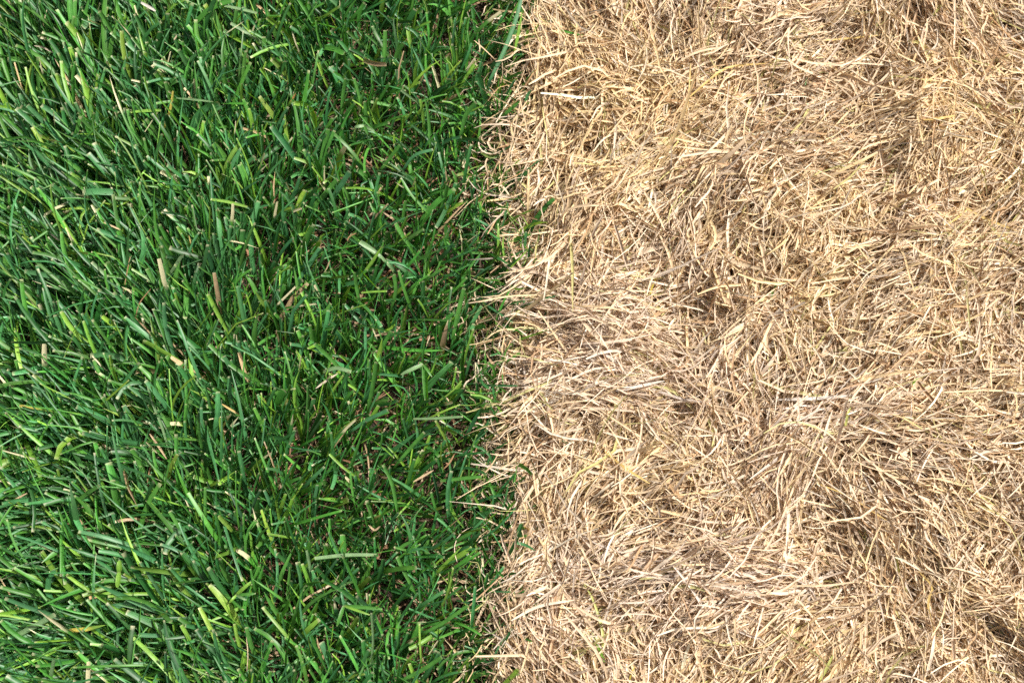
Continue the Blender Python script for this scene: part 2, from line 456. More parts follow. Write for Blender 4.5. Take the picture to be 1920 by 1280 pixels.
    return link(name, me, M_GREEN, kind='stuff', label=label)

gxy = scatter(33000, X0, 0.03, Y0, Y1)
build_green(gxy, 8, 'green_grass', False, 'lush dark green mown grass blades on the left of the border', 0.004)
gxy = scatter(38000, X0, 0.03, Y0, Y1)
build_green(gxy, 5, 'short_green_grass', True, 'short fine green shoots low between the longer lawn blades', 0.02)
gxy = outside(scatter(20000, -OX, 0.03, -OY, OY))
build_green(gxy, 5, 'green_grass', False, 'green mown grass carrying on beyond the picture', 0.02)

def build_thatch(xy, k, name, label, zmax=0.012):
    n = len(xy); pb = past_border(xy)
    L = R.uniform(0.006, 0.034, n)
    z0 = R.uniform(0.0005, zmax, n); sl = R.normal(0, 0.25, n) * L
    def zf(q, s): return np.maximum(z0[:, None] + sl[:, None] * s, 0.0003)
    C = lying(xy, R.uniform(0, np.pi, n), L, R.normal(0, 1.0, n), R.normal(0, 0.3, n), zf, k)
    W = (R.uniform(0.0003, 0.0011, n) * np.where(R.random(n) < 0.12, 1.8, 1.0))[:, None] * np.interp(np.linspace(0, 1, k), [0, .2, .8, 1], [.6, 1, 1, .5])
    c0 = np.array([[0.30, 0.20, 0.12], [0.20, 0.12, 0.07], [0.44, 0.33, 0.21], [0.28, 0.15, 0.085], [0.09, 0.06, 0.038]])
    c = c0[R.integers(0, 5, n)] * R.normal(1, 0.15, (n, 1)).clip(0.6, 1.4)
    me = ribbon_mesh(name, C, W, R.normal(0, 0.8, n)[:, None], R.uniform(0.1, 0.6, n), np.concatenate([c, np.zeros((n, 1))], 1))
    return link(name, me, M_THATCH, kind='stuff', label=label)

t_ = scatter(24000, X0, X1, Y0, Y1); t_ = t_[past_border(t_) < 25]
build_thatch(t_, 4, 'brown_thatch', 'brown dead litter lying on the soil between green shoots')
t_ = outside(scatter(9000, -OX, OX, -OY, OY))
build_thatch(t_, 3, 'brown_thatch', 'brown dead litter on the soil beyond the picture')

def straw_tint(n, xy, low=None):
    tan = np.array([0.66, 0.515, 0.345]); gold = np.array([0.68, 0.530, 0.310]); pink = np.array([0.71, 0.575, 0.425]); pale = np.array([0.80, 0.69, 0.530])
    brown = np.array([0.48, 0.320, 0.180]); olive = np.array([0.50, 0.47, 0.20]); grey = np.array([0.60, 0.52, 0.42])
    wm = warmth(xy)
    w = np.stack([np.full(n, 0.36), 0.19 + 0.18 * np.clip(wm, 0, 2), 0.20 + 0.24 * np.clip(-wm, 0, 2), np.full(n, 0.13),
                  np.full(n, 0.08), np.full(n, 0.030), np.full(n, 0.06)], 1)
    w = np.maximum(w, 0.01); w /= w.sum(1, keepdims=True)
    pick = (R.random(n)[:, None] > np.cumsum(w, 1)).sum(1).clip(0, 6)
    t = np.array([tan, gold, pink, pale, brown, olive, grey])[pick]
    t = t * (1 + 0.035 * wm[:, None] * np.array([0.5, 0.2, -1.6]))
    t = t * R.normal(1.0, 0.10, (n, 1)).clip(0.7, 1.25)
    t = t * np.array([0.98, 0.985, 0.98])
    return np.concatenate([t.clip(0.01, 0.85), np.zeros((n, 1))], 1)

def build_straw(xy, head, kap, k, name, label, depth, wscale=1.0, lscale=1.0, wide=3, thin=0.5):
    n = len(xy)
    L = np.exp(R.normal(math.log(0.052), 0.42, n)).clip(0.014, 0.13) * lscale
    lay = -depth[:, 0] - (depth[:, 1] - depth[:, 0]) * R.random(n)
    sl = R.normal(0, 0.17, n) * L
    arch = R.uniform(0.0, 0.008, n) * (L / 0.05)
    def zf(q, s):
        h = mat_top(q) if k <= 5 else mat_top(q)
        hm = h.mean(1, keepdims=True)
        h = hm + (h - hm) * 0.75                     # a strand bridges small dips
        return np.maximum(h + lay[:, None] + sl[:, None] * s * 2 - arch[:, None] * (4 * s ** 2), 0.0006)
    C = lying(xy, head, L, kap, R.normal(0, 0.24, n), zf, k)
    s = np.linspace(0, 1, k)
    prof = np.interp(s, [0, 0.12, 0.45, 0.8, 1.0], [0.55, 0.85, 1.0, 0.75, 0.18])
    flip = R.random(n) < 0.5
    prof = np.where(flip[:, None], prof[::-1], prof)
    w0 = np.exp(R.normal(math.log(0.00064), 0.36, n)).clip(0.0003, 0.0018) * wscale
    roll = R.normal(0, 0.42, n)[:, None] + (R.normal(0, 0.7, n) + (R.random(n) < 0.15) * R.normal(0, 3.0, n))[:, None] * (s - 0.5)
    me = ribbon_mesh(name, C, w0[:, None] * prof, roll, R.uniform(0.2, 1.1, n), straw_tint(n, xy), wide)
    return link(name, me, M_STRAW, kind='stuff', label=label)

def straw_field(n_per_m2, x0, x1, y0, y1, spread, lock_share=0.65, per_lock=34):
    n = int(n_per_m2 * (x1 - x0) * (y1 - y0))
    n_lock = int(n * lock_share / per_lock)
    lc = np.stack([R.uniform(x0, x1, n_lock), R.uniform(y0, y1, n_lock)], 1)
    lh = straw_heading(photo(lc)) + R.normal(0, 0.42, n_lock)
    lk = R.normal(0, 0.9, n_lock)
    lr = R.uniform(0.007, 0.020, n_lock)
    idx = R.integers(0, n_lock, int(n * lock_share))
    a = R.normal(0, 1.4, len(idx)) * lr[idx]; b = R.normal(0, 0.65, len(idx)) * lr[idx]
    h = lh[idx]
    xy1 = lc[idx] + np.stack([np.cos(h) * a - np.sin(h) * b, np.sin(h) * a + np.cos(h) * b], 1)
    h1 = h + R.normal(0, spread, len(idx)); k1 = lk[idx] + R.normal(0, 0.35, len(idx))
    m = n - len(idx)
    xy2 = np.stack([R.uniform(x0, x1, m), R.uniform(y0, y1, m)], 1)
    h2 = straw_heading(photo(xy2)) + R.normal(0, 0.95, m); k2 = R.normal(0, 0.8, m)
    xy, h, kk = np.concatenate([xy1, xy2]), np.concatenate([h1, h2]), np.concatenate([k1, k2])
    pb = past_border(xy)
    keep = R.random(len(xy)) < np.interp(pb, [-40, -5, 14, 30, 50], [0.0, 0.05, 0.3, 0.85, 1.0])
    # near the border the strands run along it
    return xy[keep], h[keep], kk[keep]

xy, h, kk = straw_field(92000, -0.05, X1, Y0, Y1, 0.17)
dep = np.tile([0.0, 0.010], (len(xy), 1))
build_straw(xy, h, kk, 9, 'dry_grass', 'pale tan dead grass matted in tangled locks right of the border', dep)
xy, h, kk = straw_field(52000, -0.04, X1, Y0, Y1, 0.4, 0.4)
dep = np.tile([0.009, 0.022], (len(xy), 1))
build_straw(xy, h, kk, 5, 'dry_grass', 'lower layer of dead tan grass under the matted locks', dep, 1.45, 1.0)
xy, h, kk = straw_field(26000, -0.05, OX, -OY, OY, 0.3, 0.6)
m_ = (xy[:, 0] > X1) | (xy[:, 1] < Y0) | (xy[:, 1] > Y1)
dep = np.tile([0.0, 0.016], (m_.sum(), 1))
build_straw(xy[m_], h[m_], kk[m_], 5, 'dry_grass', 'dead tan grass carrying on beyond the picture', dep, 1.5, 1.15)

# curly dead strands and thin shoots mixed along the border
t_ = scatter(90000, -0.12, 0.05, Y0, Y1); pb_ = past_border(t_)
t_ = t_[R.random(len(t_)) < np.interp(pb_, [-110, -60, -20, 20, 45], [0.0, 0.16, 0.55, 0.5, 0.0])]
n_ = len(t_); L_ = R.uniform(0.012, 0.042, n_); z0_ = R.uniform(0.004, 0.022, n_); sl_ = R.normal(0, 0.5, n_) * L_; s9 = np.linspace(0, 1, 8)
C_ = lying(t_, R.normal(math.pi / 2 - 0.2, 0.8, n_), L_, R.normal(0, 2.6, n_), R.normal(0, 0.6, n_), lambda q, s: np.maximum(z0_[:, None] + sl_[:, None] * s, 0.001), 8)
W_ = np.exp(R.normal(math.log(0.00052), 0.3, n_))[:, None] * np.interp(s9, [0, .2, .7, 1], [.6, 1, .8, .2])
tt_ = straw_tint(n_, t_); gr_ = R.random(n_) < 0.22; tt_[gr_, :3] = np.array([0.16, 0.26, 0.05]) * R.normal(1, 0.25, (gr_.sum(), 1)).clip(0.4, 1.6); tt_[:, :3] *= 0.92
link('border_litter', ribbon_mesh('border_litter', C_, W_, R.normal(0, 0.8, n_)[:, None] + R.normal(0, 1.2, n_)[:, None] * (s9 - 0.5), R.uniform(0.2, 0.9, n_), tt_), M_STRAW,
     kind='stuff', label='curly dead strands mixed with fine shoots along the border')

# ------------------------------------------------------------------ single blades that stand out
GREEN = (0.070, 0.220, 0.036); BLUE = (0.062, 0.205, 0.080); LIME = (0.17, 0.34, 0.045); DARK = (0.035, 0.14, 0.045); PALE = (0.17, 0.29, 0.13)
YELLOW = (0.52, 0.44, 0.09); TAN = (0.62, 0.46, 0.28); BROWN = (0.42, 0.25, 0.13); WHITE = (0.72, 0.61, 0.47); CREAM = (0.69, 0.55, 0.36); MUSTARD = (0.62, 0.46, 0.16); OLIVE = (0.42, 0.46, 0.15)
SILVER = (0.68, 0.63, 0.56)

def spline(P, m):
    P = np.asarray(P, float)
    seg = np.linalg.norm(np.diff(P, axis=0), axis=1); t = np.concatenate([[0], np.cumsum(seg)]); t /= t[-1]
    s = np.linspace(0, 1, m)
    if len(P) == 2: return P[0] + (P[1] - P[0]) * s[:, None]
    Q = np.concatenate([[2 * P[0] - P[1]], P, [2 * P[-1] - P[-2]]])
    out = []
    for v in s:
        i = min(max(int(np.searchsorted(t, v, 'right')) - 1, 0), len(P) - 2)
        u = (v - t[i]) / (t[i + 1] - t[i])
        a, b, c, d = Q[i:i + 4]
        out.append(0.5 * ((2 * b) + (c - a) * u + (2 * a - 5 * b + 4 * c - d) * u ** 2 + (3 * b - a - 3 * c + d) * u ** 3))
    return np.array(out)

def blade_shape(name, pts, width_px, colour, z0, z1, rooted, pointed, tip, arch, mat_name, roll=None, colour2=None):
    """pts run from root to tip in photo points; heights z0..z1 (mm) above the soil, or above the mat for straw"""
    m = 10
    P = spline(pts, m)
    s = np.linspace(0, 1, m)
    z = (z0 + (z1 - z0) * s + arch * 4 * s * (1 - s)) * 0.001
    C = place(P[:, 0], P[:, 1], 0.02)
    if mat_name == 'straw':
        z = z + mat_top(C[:, :2])
        z = np.convolve(np.pad(z, 2, mode='edge'), np.ones(5) / 5, 'valid')
    C = place(P[:, 0], P[:, 1], z)
    if rooted:
        d = norm(C[0] - C[1])
        r1 = C[0] + d * 0.008; r1[2] = max(C[0][2] * 0.5, 0.004)
        r0 = C[0] + d * 0.011; r0[2] = 0.0005
        C = np.concatenate([[r0, r1], C]); s = np.concatenate([[0, 0], s])
    k = len(C)
    w = 0.5 * width_px / PXM * (0.84 if mat_name == 'lawn' else 0.8)
    if pointed == 2: prof = np.interp(s, [0, 0.15, 0.5, 0.85, 1.0], [0.3, 0.8, 1.0, 0.8, 0.25])
    elif pointed: prof = np.interp(s, [0, 0.2, 0.5, 0.8, 1.0], [0.75, 0.95, 1.0, 0.65, 0.08])
    else: prof = np.interp(s, [0, 0.2, 0.6, 0.95, 1.0], [0.7, 0.9, 1.0, 0.92, 0.85])
    if roll is None: roll = R.normal(0, 0.22)
    rl = (roll + R.normal(0, 0.3) * (s - 0.5))[None]
    t = np.tile(np.array([*colour, tip]), (k, 1))
    if colour2 is not None:
        f = np.clip((s - 0.45) * 5, 0, 1)[:, None]
        t[:, :3] = t[:, :3] * (1 - f) + np.array(colour2) * f
    t[:, :3] *= 1 + R.normal(0, 0.04)
    return ribbon_mesh(name, C[None], (w * prof)[None], rl, np.array([R.uniform(0.2, 0.5)]), t[None].clip(0, 1), 3)

COLS = [(190, 'at the left edge'), (380, 'in the left lawn'), (570, 'in the middle lawn'), (760, 'in the right lawn'), (1010, 'beside the border'),
        (1200, 'in the left straw'), (1440, 'in the middle straw'), (1680, 'in the right straw'), (2000, 'at the right edge')]
ROWS = [(90, 'at the very top'), (240, 'near the top'), (400, 'in the upper third'), (550, 'above the middle'), (730, 'at mid height'), (880, 'below the middle'),
        (1030, 'in the lower third'), (1160, 'near the bottom'), (1400, 'at the very bottom')]
def whereabouts(pts):
    x, y = np.mean(np.asarray(pts, float), 0)
    c = next(t for lim, t in COLS if x < lim); r = next(t for lim, t in ROWS if y < lim)
    return c + ' ' + r
LABELS = set()

def single(name, cat, group, look, pts, width_px, colour, z0, z1, rooted=True, pointed=0, tip=0.0, arch=0.0, where='lawn', roll=None, colour2=None):
    me = blade_shape(name, pts, width_px, colour, z0, z1, rooted, pointed, tip, arch, where, roll, colour2)
    lab = look + ' ' + whereabouts(pts)
    assert lab not in LABELS and len(lab.split()) <= 16, lab
    LABELS.add(lab)
    return link(name, me, M_STRAW if colour in (TAN, BROWN, WHITE, CREAM, MUSTARD, SILVER) else M_GREEN, label=lab, category=cat, group=group)

G_BLADE = 'single green blades standing out of the lawn'
# look, root-to-tip points in the photograph, width, colour, z root, z tip (mm), extra
BLADES = [
 ('long dark blade crossing the border', [(919,150),(943,100),(966,40),(978,-8)], 10, BLUE, 30, 40, {}),
 ('short bright blade right of a long dark one', [(966,92),(972,60),(979,22)], 8, LIME, 28, 38, dict(pointed=1)),
 ('dark blade poking its tip into straw', [(944,217),(960,203),(976,189)], 9, GREEN, 28, 34, dict(pointed=1)),
 ('broad upright blade with square cut tip', [(719,118),(721,90),(722,57)], 10, GREEN, 24, 38, {}),
 ('bright forked blade leaning right', [(740,122),(745,100),(757,81)], 10, GREEN, 24, 38, {}),
 ('thin curved blue blade leaning left', [(806,168),(790,125),(772,87)], 6, BLUE, 24, 40, dict(pointed=1)),
 ('pale cut blade leaning steeply left', [(781,190),(767,180),(752,169)], 6, PALE, 30, 36, {}),
 ('long slender green blade curving downward', [(807,275),(804,225),(796,176)], 7, GREEN, 24, 40, dict(pointed=1)),
 ('wide dark blade arching to the right', [(865,252),(874,216),(893,192)], 10, GREEN, 24, 38, {}),
 ('wide glossy blade with blunt tip', [(602,300),(609,270),(616,242)], 11, GREEN, 24, 38, {}),
 ('broad flat blade lying toward upper right', [(715,318),(732,296),(750,272)], 9, GREEN, 26, 36, {}),
 ('pale arching blade bent over rightwards', [(755,320),(778,292),(812,281)], 8, BLUE, 26, 34, dict(arch=3)),
 ('narrow upright blade with square tip', [(678,200),(671,172),(664,147)], 7, GREEN, 24, 38, {}),
 ('slim dark upright blade', [(641,213),(643,182),(648,147)], 8, GREEN, 24, 38, {}),
 ('stubby upright blade with pale cut tip', [(687,232),(686,210),(684,190)], 8, GREEN, 24, 34, {}),
 ('curved blade with orange dry tip', [(533,206),(544,193),(555,174)], 6, LIME, 26, 36, dict(pointed=1, colour2=(0.50,0.26,0.10))),
 ('wide dark blade with ragged cut tip', [(578,398),(606,368),(633,336)], 11, GREEN, 24, 38, {}),
 ('wide grey-green blade beside a ragged one', [(617,380),(637,352),(656,321)], 12, BLUE, 22, 37, {}),
 ('very wide dark green blade', [(556,484),(572,452),(587,425)], 12, GREEN, 24, 38, {}),
 ('arching blade drooping to lower right', [(801,398),(772,367),(751,334)], 7, GREEN, 26, 38, dict(arch=2)),
 ('broad straight blade over a dark gap', [(827,396),(835,370),(840,346)], 10, GREEN, 24, 38, {}),
 ('broad pale blade lying flat over others', [(714,482),(693,466),(675,453)], 12, PALE, 30, 35, {}),
 ('twisted bright blade lying across a gap', [(682,513),(699,490),(717,461)], 8, LIME, 28, 37, dict(pointed=1)),
 ('short wide blade leaning left', [(766,458),(752,438),(741,419)], 10, GREEN, 26, 37, {}),
 ('tall straight blade near the straw', [(850,628),(861,577),(870,540)], 10, GREEN, 24, 40, {}),
 ('upright blade with flat square top', [(674,568),(669,540),(665,510)], 8, GREEN, 24, 37, {}),
 ('curved upright blade with pink cut tip', [(735,575),(742,545),(739,514)], 8, GREEN, 24, 37, {}),
 ('slanting dark blade leaning right', [(555,533),(578,499),(600,464)], 10, BLUE, 24, 36, {}),
 ('narrow lime blade lying level', [(677,549),(700,547),(726,546)], 5, LIME, 33, 35, dict(rooted=False)),
 ('stubby bright blade standing upright', [(755,413),(757,395),(760,376)], 7, GREEN, 24, 35, {}),
 ('teal blade with pale tip leaning left', [(206,242),(193,201),(180,164)], 9, BLUE, 24, 38, {}),
 ('short lime blade lying level', [(302,207),(272,208),(245,211)], 7, LIME, 34, 37, dict(rooted=False)),
 ('straight blade leaning right with cut tip', [(398,181),(410,153),(423,123)], 7, BLUE, 24, 39, {}),
 ('pale thin blade lying nearly level', [(400,191),(365,187),(330,184)], 5, PALE, 34, 36, dict(rooted=False, pointed=2)),
 ('bright straight upright blade', [(448,218),(452,188),(454,157)], 7, LIME, 24, 39, {}),
 ('dark blue-green upright blade', [(435,240),(431,200),(430,162)], 8, DARK, 24, 38, {}),
 ('yellow curved blade', [(307,242),(319,207),(325,171)], 6, YELLOW, 26, 38, {}),
 ('pale silvery blade lying level', [(482,25),(452,18),(421,12)], 8, PALE, 32, 36, dict(rooted=False)),
 ('pale grey blade sloping down rightward', [(482,75),(456,58),(433,44)], 8, PALE, 30, 36, {}),
 ('short broad blade with square tip', [(246,150),(246,125),(243,96)], 8, GREEN, 24, 38, {}),
 ('thin dark pointed blade', [(135,272),(139,235),(143,196)], 6, DARK, 24, 40, dict(pointed=1)),
 ('lime blade lying across upright ones', [(464,388),(428,379),(395,374)], 7, LIME, 34, 38, dict(rooted=False)),
 ('thin lime stalk standing upright', [(393,450),(394,420),(394,388)], 5, LIME, 28, 40, {}),
 ('pale blade crossing the others rightward', [(313,521),(328,500),(342,478)], 8, PALE, 28, 36, {}),
 ('long bright blade with folded middle', [(311,566),(292,533),(275,504)], 10, GREEN, 24, 37, {}),
 ('long wide ribbed blade', [(363,622),(345,592),(326,561)], 10, GREEN, 24, 38, {}),
 ('long straight bright blade', [(427,622),(408,587),(390,551)], 9, LIME, 24, 38, {}),
 ('long curving teal blade', [(156,632),(133,596),(107,564)], 9, BLUE, 24, 37, dict(arch=2)),
 ('long pale ribbed blade', [(226,556),(201,520),(172,491)], 8, PALE, 24, 38, {}),
 ('upright teal blade with square tip', [(70,587),(74,535),(70,497)], 9, BLUE, 26, 40, {}),
 ('broad bright blade with pale squared tip', [(48,738),(40,706),(29,674)], 9, GREEN, 24, 39, {}),
 ('bright straight blade with bulging tip', [(206,750),(191,712),(175,674)], 8, GREEN, 24, 39, {}),
 ('very long thin silvery blade', [(320,857),(304,800),(287,757),(272,706)], 6, PALE, 27, 38, dict(pointed=2)),
 ('wide blade with broad folded tip', [(356,724),(333,695),(312,667)], 10, GREEN, 24, 38, {}),
 ('long arching ribbed blade', [(476,714),(428,680),(392,646)], 10, GREEN, 24, 38, dict(arch=2)),
 ('curving slender blade with tan tip', [(131,847),(113,818),(95,792)], 7, BLUE, 24, 37, {}),
 ('long smooth blade with rounded tip', [(251,796),(217,770),(191,744)], 9, GREEN, 24, 37, {}),
 ('narrow upright blade with split top', [(383,854),(379,805),(377,764)], 7, BLUE, 24, 38, {}),
 ('long arched blade reaching downward', [(251,960),(226,915),(204,871)], 10, GREEN, 24, 37, dict(arch=3)),
 ('bright blade with mid fold', [(220,952),(200,920),(182,889)], 9, LIME, 24, 37, {}),
 ('broad bright blade leaning left', [(288,914),(267,878),(247,841)], 10, GREEN, 24, 38, {}),
 ('yellowing blade with brown ends lying level', [(112,772),(75,765),(36,760)], 7, LIME, 30, 36, dict(rooted=False, colour2=(0.50,0.42,0.10))),
 ('long straight blade with lime flank', [(227,1045),(186,1021),(146,997)], 11, LIME, 24, 37, {}),
 ('lime blade with hooked pointed tip', [(402,1044),(428,1035),(450,1024)], 8, LIME, 30, 37, dict(pointed=0)),
 ('long blade arching from above', [(352,1012),(334,985),(317,958)], 8, GREEN, 24, 38, {}),
 ('broad flat teal blade lying level', [(282,1129),(243,1132),(204,1138)], 11, BLUE, 31, 36, dict(rooted=False)),
 ('curved bright blade bending downward', [(363,1232),(356,1200),(340,1171)], 9, LIME, 25, 37, dict(arch=2)),
 ('long pale blade crossing lower left corner', [(-4,1208),(50,1181),(104,1151)], 11, PALE, 30, 38, {}),
 ('wide green blade lying level', [(252,1271),(212,1270),(171,1269)], 9, GREEN, 31, 35, dict(rooted=False)),
 ('wide teal blade lying level', [(313,1190),(287,1191),(259,1189)], 9, BLUE, 31, 35, dict(rooted=False)),
 ('pale wide blade standing upright', [(92,1280),(98,1256),(102,1236)], 9, PALE, 27, 38, {}),
 ('half brown blade with dry orange end', [(208,1110),(187,1115),(167,1120)], 8, LIME, 33, 37, dict(rooted=False, colour2=(0.60,0.36,0.16))),
 ('yellow streaked pointed blade', [(130,1181),(162,1179),(198,1171)], 9, YELLOW, 33, 36, dict(rooted=False, pointed=1, colour2=(0.18,0.32,0.05))),
 ('long straight blade dropping rightward', [(656,713),(622,674),(590,644)], 9, GREEN, 26, 37, {}),
 ('pale tan-green arching blade lying level', [(607,697),(631,690),(658,697)], 9, PALE, 32, 35, dict(arch=2, rooted=False)),
 ('tall blade with narrow pinched top', [(691,766),(700,722),(706,678)], 10, GREEN, 24, 40, {}),
 ('long pale blade lying level with blunt end', [(775,785),(820,784),(868,781)], 6, PALE, 31, 36, dict(rooted=False)),
 ('grey-green blade reaching to upper right', [(660,807),(688,788),(727,768)], 8, BLUE, 27, 37, {}),
 ('rounded-tip dark blade slanting right', [(745,868),(771,838),(796,810)], 8, GREEN, 27, 37, {}),
 ('bright lime blade slanting down rightward', [(667,893),(643,875),(617,851)], 6, LIME, 27, 36, {}),
 ('dark pointed blade by the straw edge', [(877,812),(890,788),(902,764)], 9, DARK, 25, 36, dict(pointed=1)),
 ('level dark blade reaching the straw', [(825,901),(866,897),(903,894)], 8, GREEN, 29, 35, dict(rooted=False)),
 ('dark arching blade curving downward', [(745,957),(735,906),(719,871)], 8, GREEN, 25, 37, dict(arch=2)),
 ('flat wide blade with pale square left end', [(707,1040),(648,1041),(590,1047)], 9, PALE, 29, 35, dict(rooted=False)),
 ('straight blade slanting down rightward', [(778,1108),(760,1075),(744,1043)], 8, GREEN, 26, 36, {}),
 ('pale-tipped blade reaching upper right', [(740,1037),(758,1022),(781,1010)], 8, GREEN, 29, 35, dict(pointed=1)),
 ('smooth bright blade leaning left', [(528,1162),(511,1136),(495,1109)], 9, GREEN, 25, 37, dict(pointed=1)),
 ('long dark blade sweeping to the right', [(795,1186),(832,1166),(878,1134)], 8, GREEN, 27, 37, {}),
 ('tall thin grey blade', [(693,1262),(700,1205),(697,1148)], 6, PALE, 26, 39, {}),
 ('long broad blade sweeping to the right', [(753,1275),(792,1255),(829,1231)], 9, GREEN, 27, 37, {}),
 ('pale slim blade standing upright', [(583,1088),(581,1060),(575,1031)], 6, PALE, 26, 38, {}),
]
for look, pts, w, c, z0, z1, kw in BLADES:
    single('grass_strand', 'grass blade', G_BLADE, look, pts, w, c, z0, z1, **kw)

G_CLIP = 'dead clippings among the green blades'
CLIPPINGS = [
 ('flat tan clipping', [(194,417),(210,424),(226,431)], 5, TAN, 36, 38), ('pinkish clipping', [(90,435),(100,442),(111,451)], 6, WHITE, 36, 38),
 ('thin yellow dead blade', [(362,473),(358,456),(354,441)], 4, MUSTARD, 32, 38), ('thin dead stalk', [(231,552),(237,518),(244,481)], 3, BROWN, 32, 41),
 ('crooked dead stalk', [(254,597),(262,568),(283,541)], 3, BROWN, 33, 41), ('straight tan clipping', [(22,940),(36,932),(51,924)], 5, TAN, 34, 37),
 ('wedge-shaped dead leaf', [(281,813),(299,838),(313,860)], 7, TAN, 32, 36), ('yellow-brown dead tip', [(450,778),(432,767),(416,757)], 6, MUSTARD, 32, 37),
 ('pale dead blade', [(592,728),(611,714),(633,700)], 6, WHITE, 33, 37), ('ragged dead blade', [(775,903),(794,892),(813,881)], 6, TAN, 31, 34),
 ('reddish dead blade', [(830,880),(842,868),(852,851)], 5, BROWN, 31, 35), ('curled tan leaf', [(691,984),(703,993),(713,986)], 6, TAN, 31, 36),
 ('long dead stem beside the straw', [(927,111),(908,93),(889,76)], 5, TAN, 32, 36), ('bent pale dead blade', [(64,86),(80,89),(99,99)], 5, WHITE, 35, 38),
 ('papery white dead blade', [(292,21),(277,12),(261,3)], 9, SILVER, 35, 38), ('slim dead stem', [(463,1258),(465,1225),(462,1194)], 3, CREAM, 32, 39),
 ('rusty dead shard', [(276,905),(281,880),(287,862)], 4, BROWN, 33, 36), ('short dead stub', [(606,512),(613,502),(619,488)], 4, TAN, 31, 35),
 ('hooked pale dead blade', [(955,366),(940,348),(921,346)], 6, CREAM, 32, 34), ('crossed dead stem', [(885,905),(915,880),(935,850)], 4, TAN, 31, 35),
 ('orange dead blade', [(651,452),(656,443),(668,437)], 4, BROWN, 31, 34), ('small cream clipping', [(325,76),(330,70),(331,66)], 5, CREAM, 36, 38),
]
for look, pts, w, c, z0, z1 in CLIPPINGS:
    single('dead_strand', 'dead blade', G_CLIP, look, pts, w * 0.8, c, z0 - 2, z1 - 2, rooted=False, pointed=2)

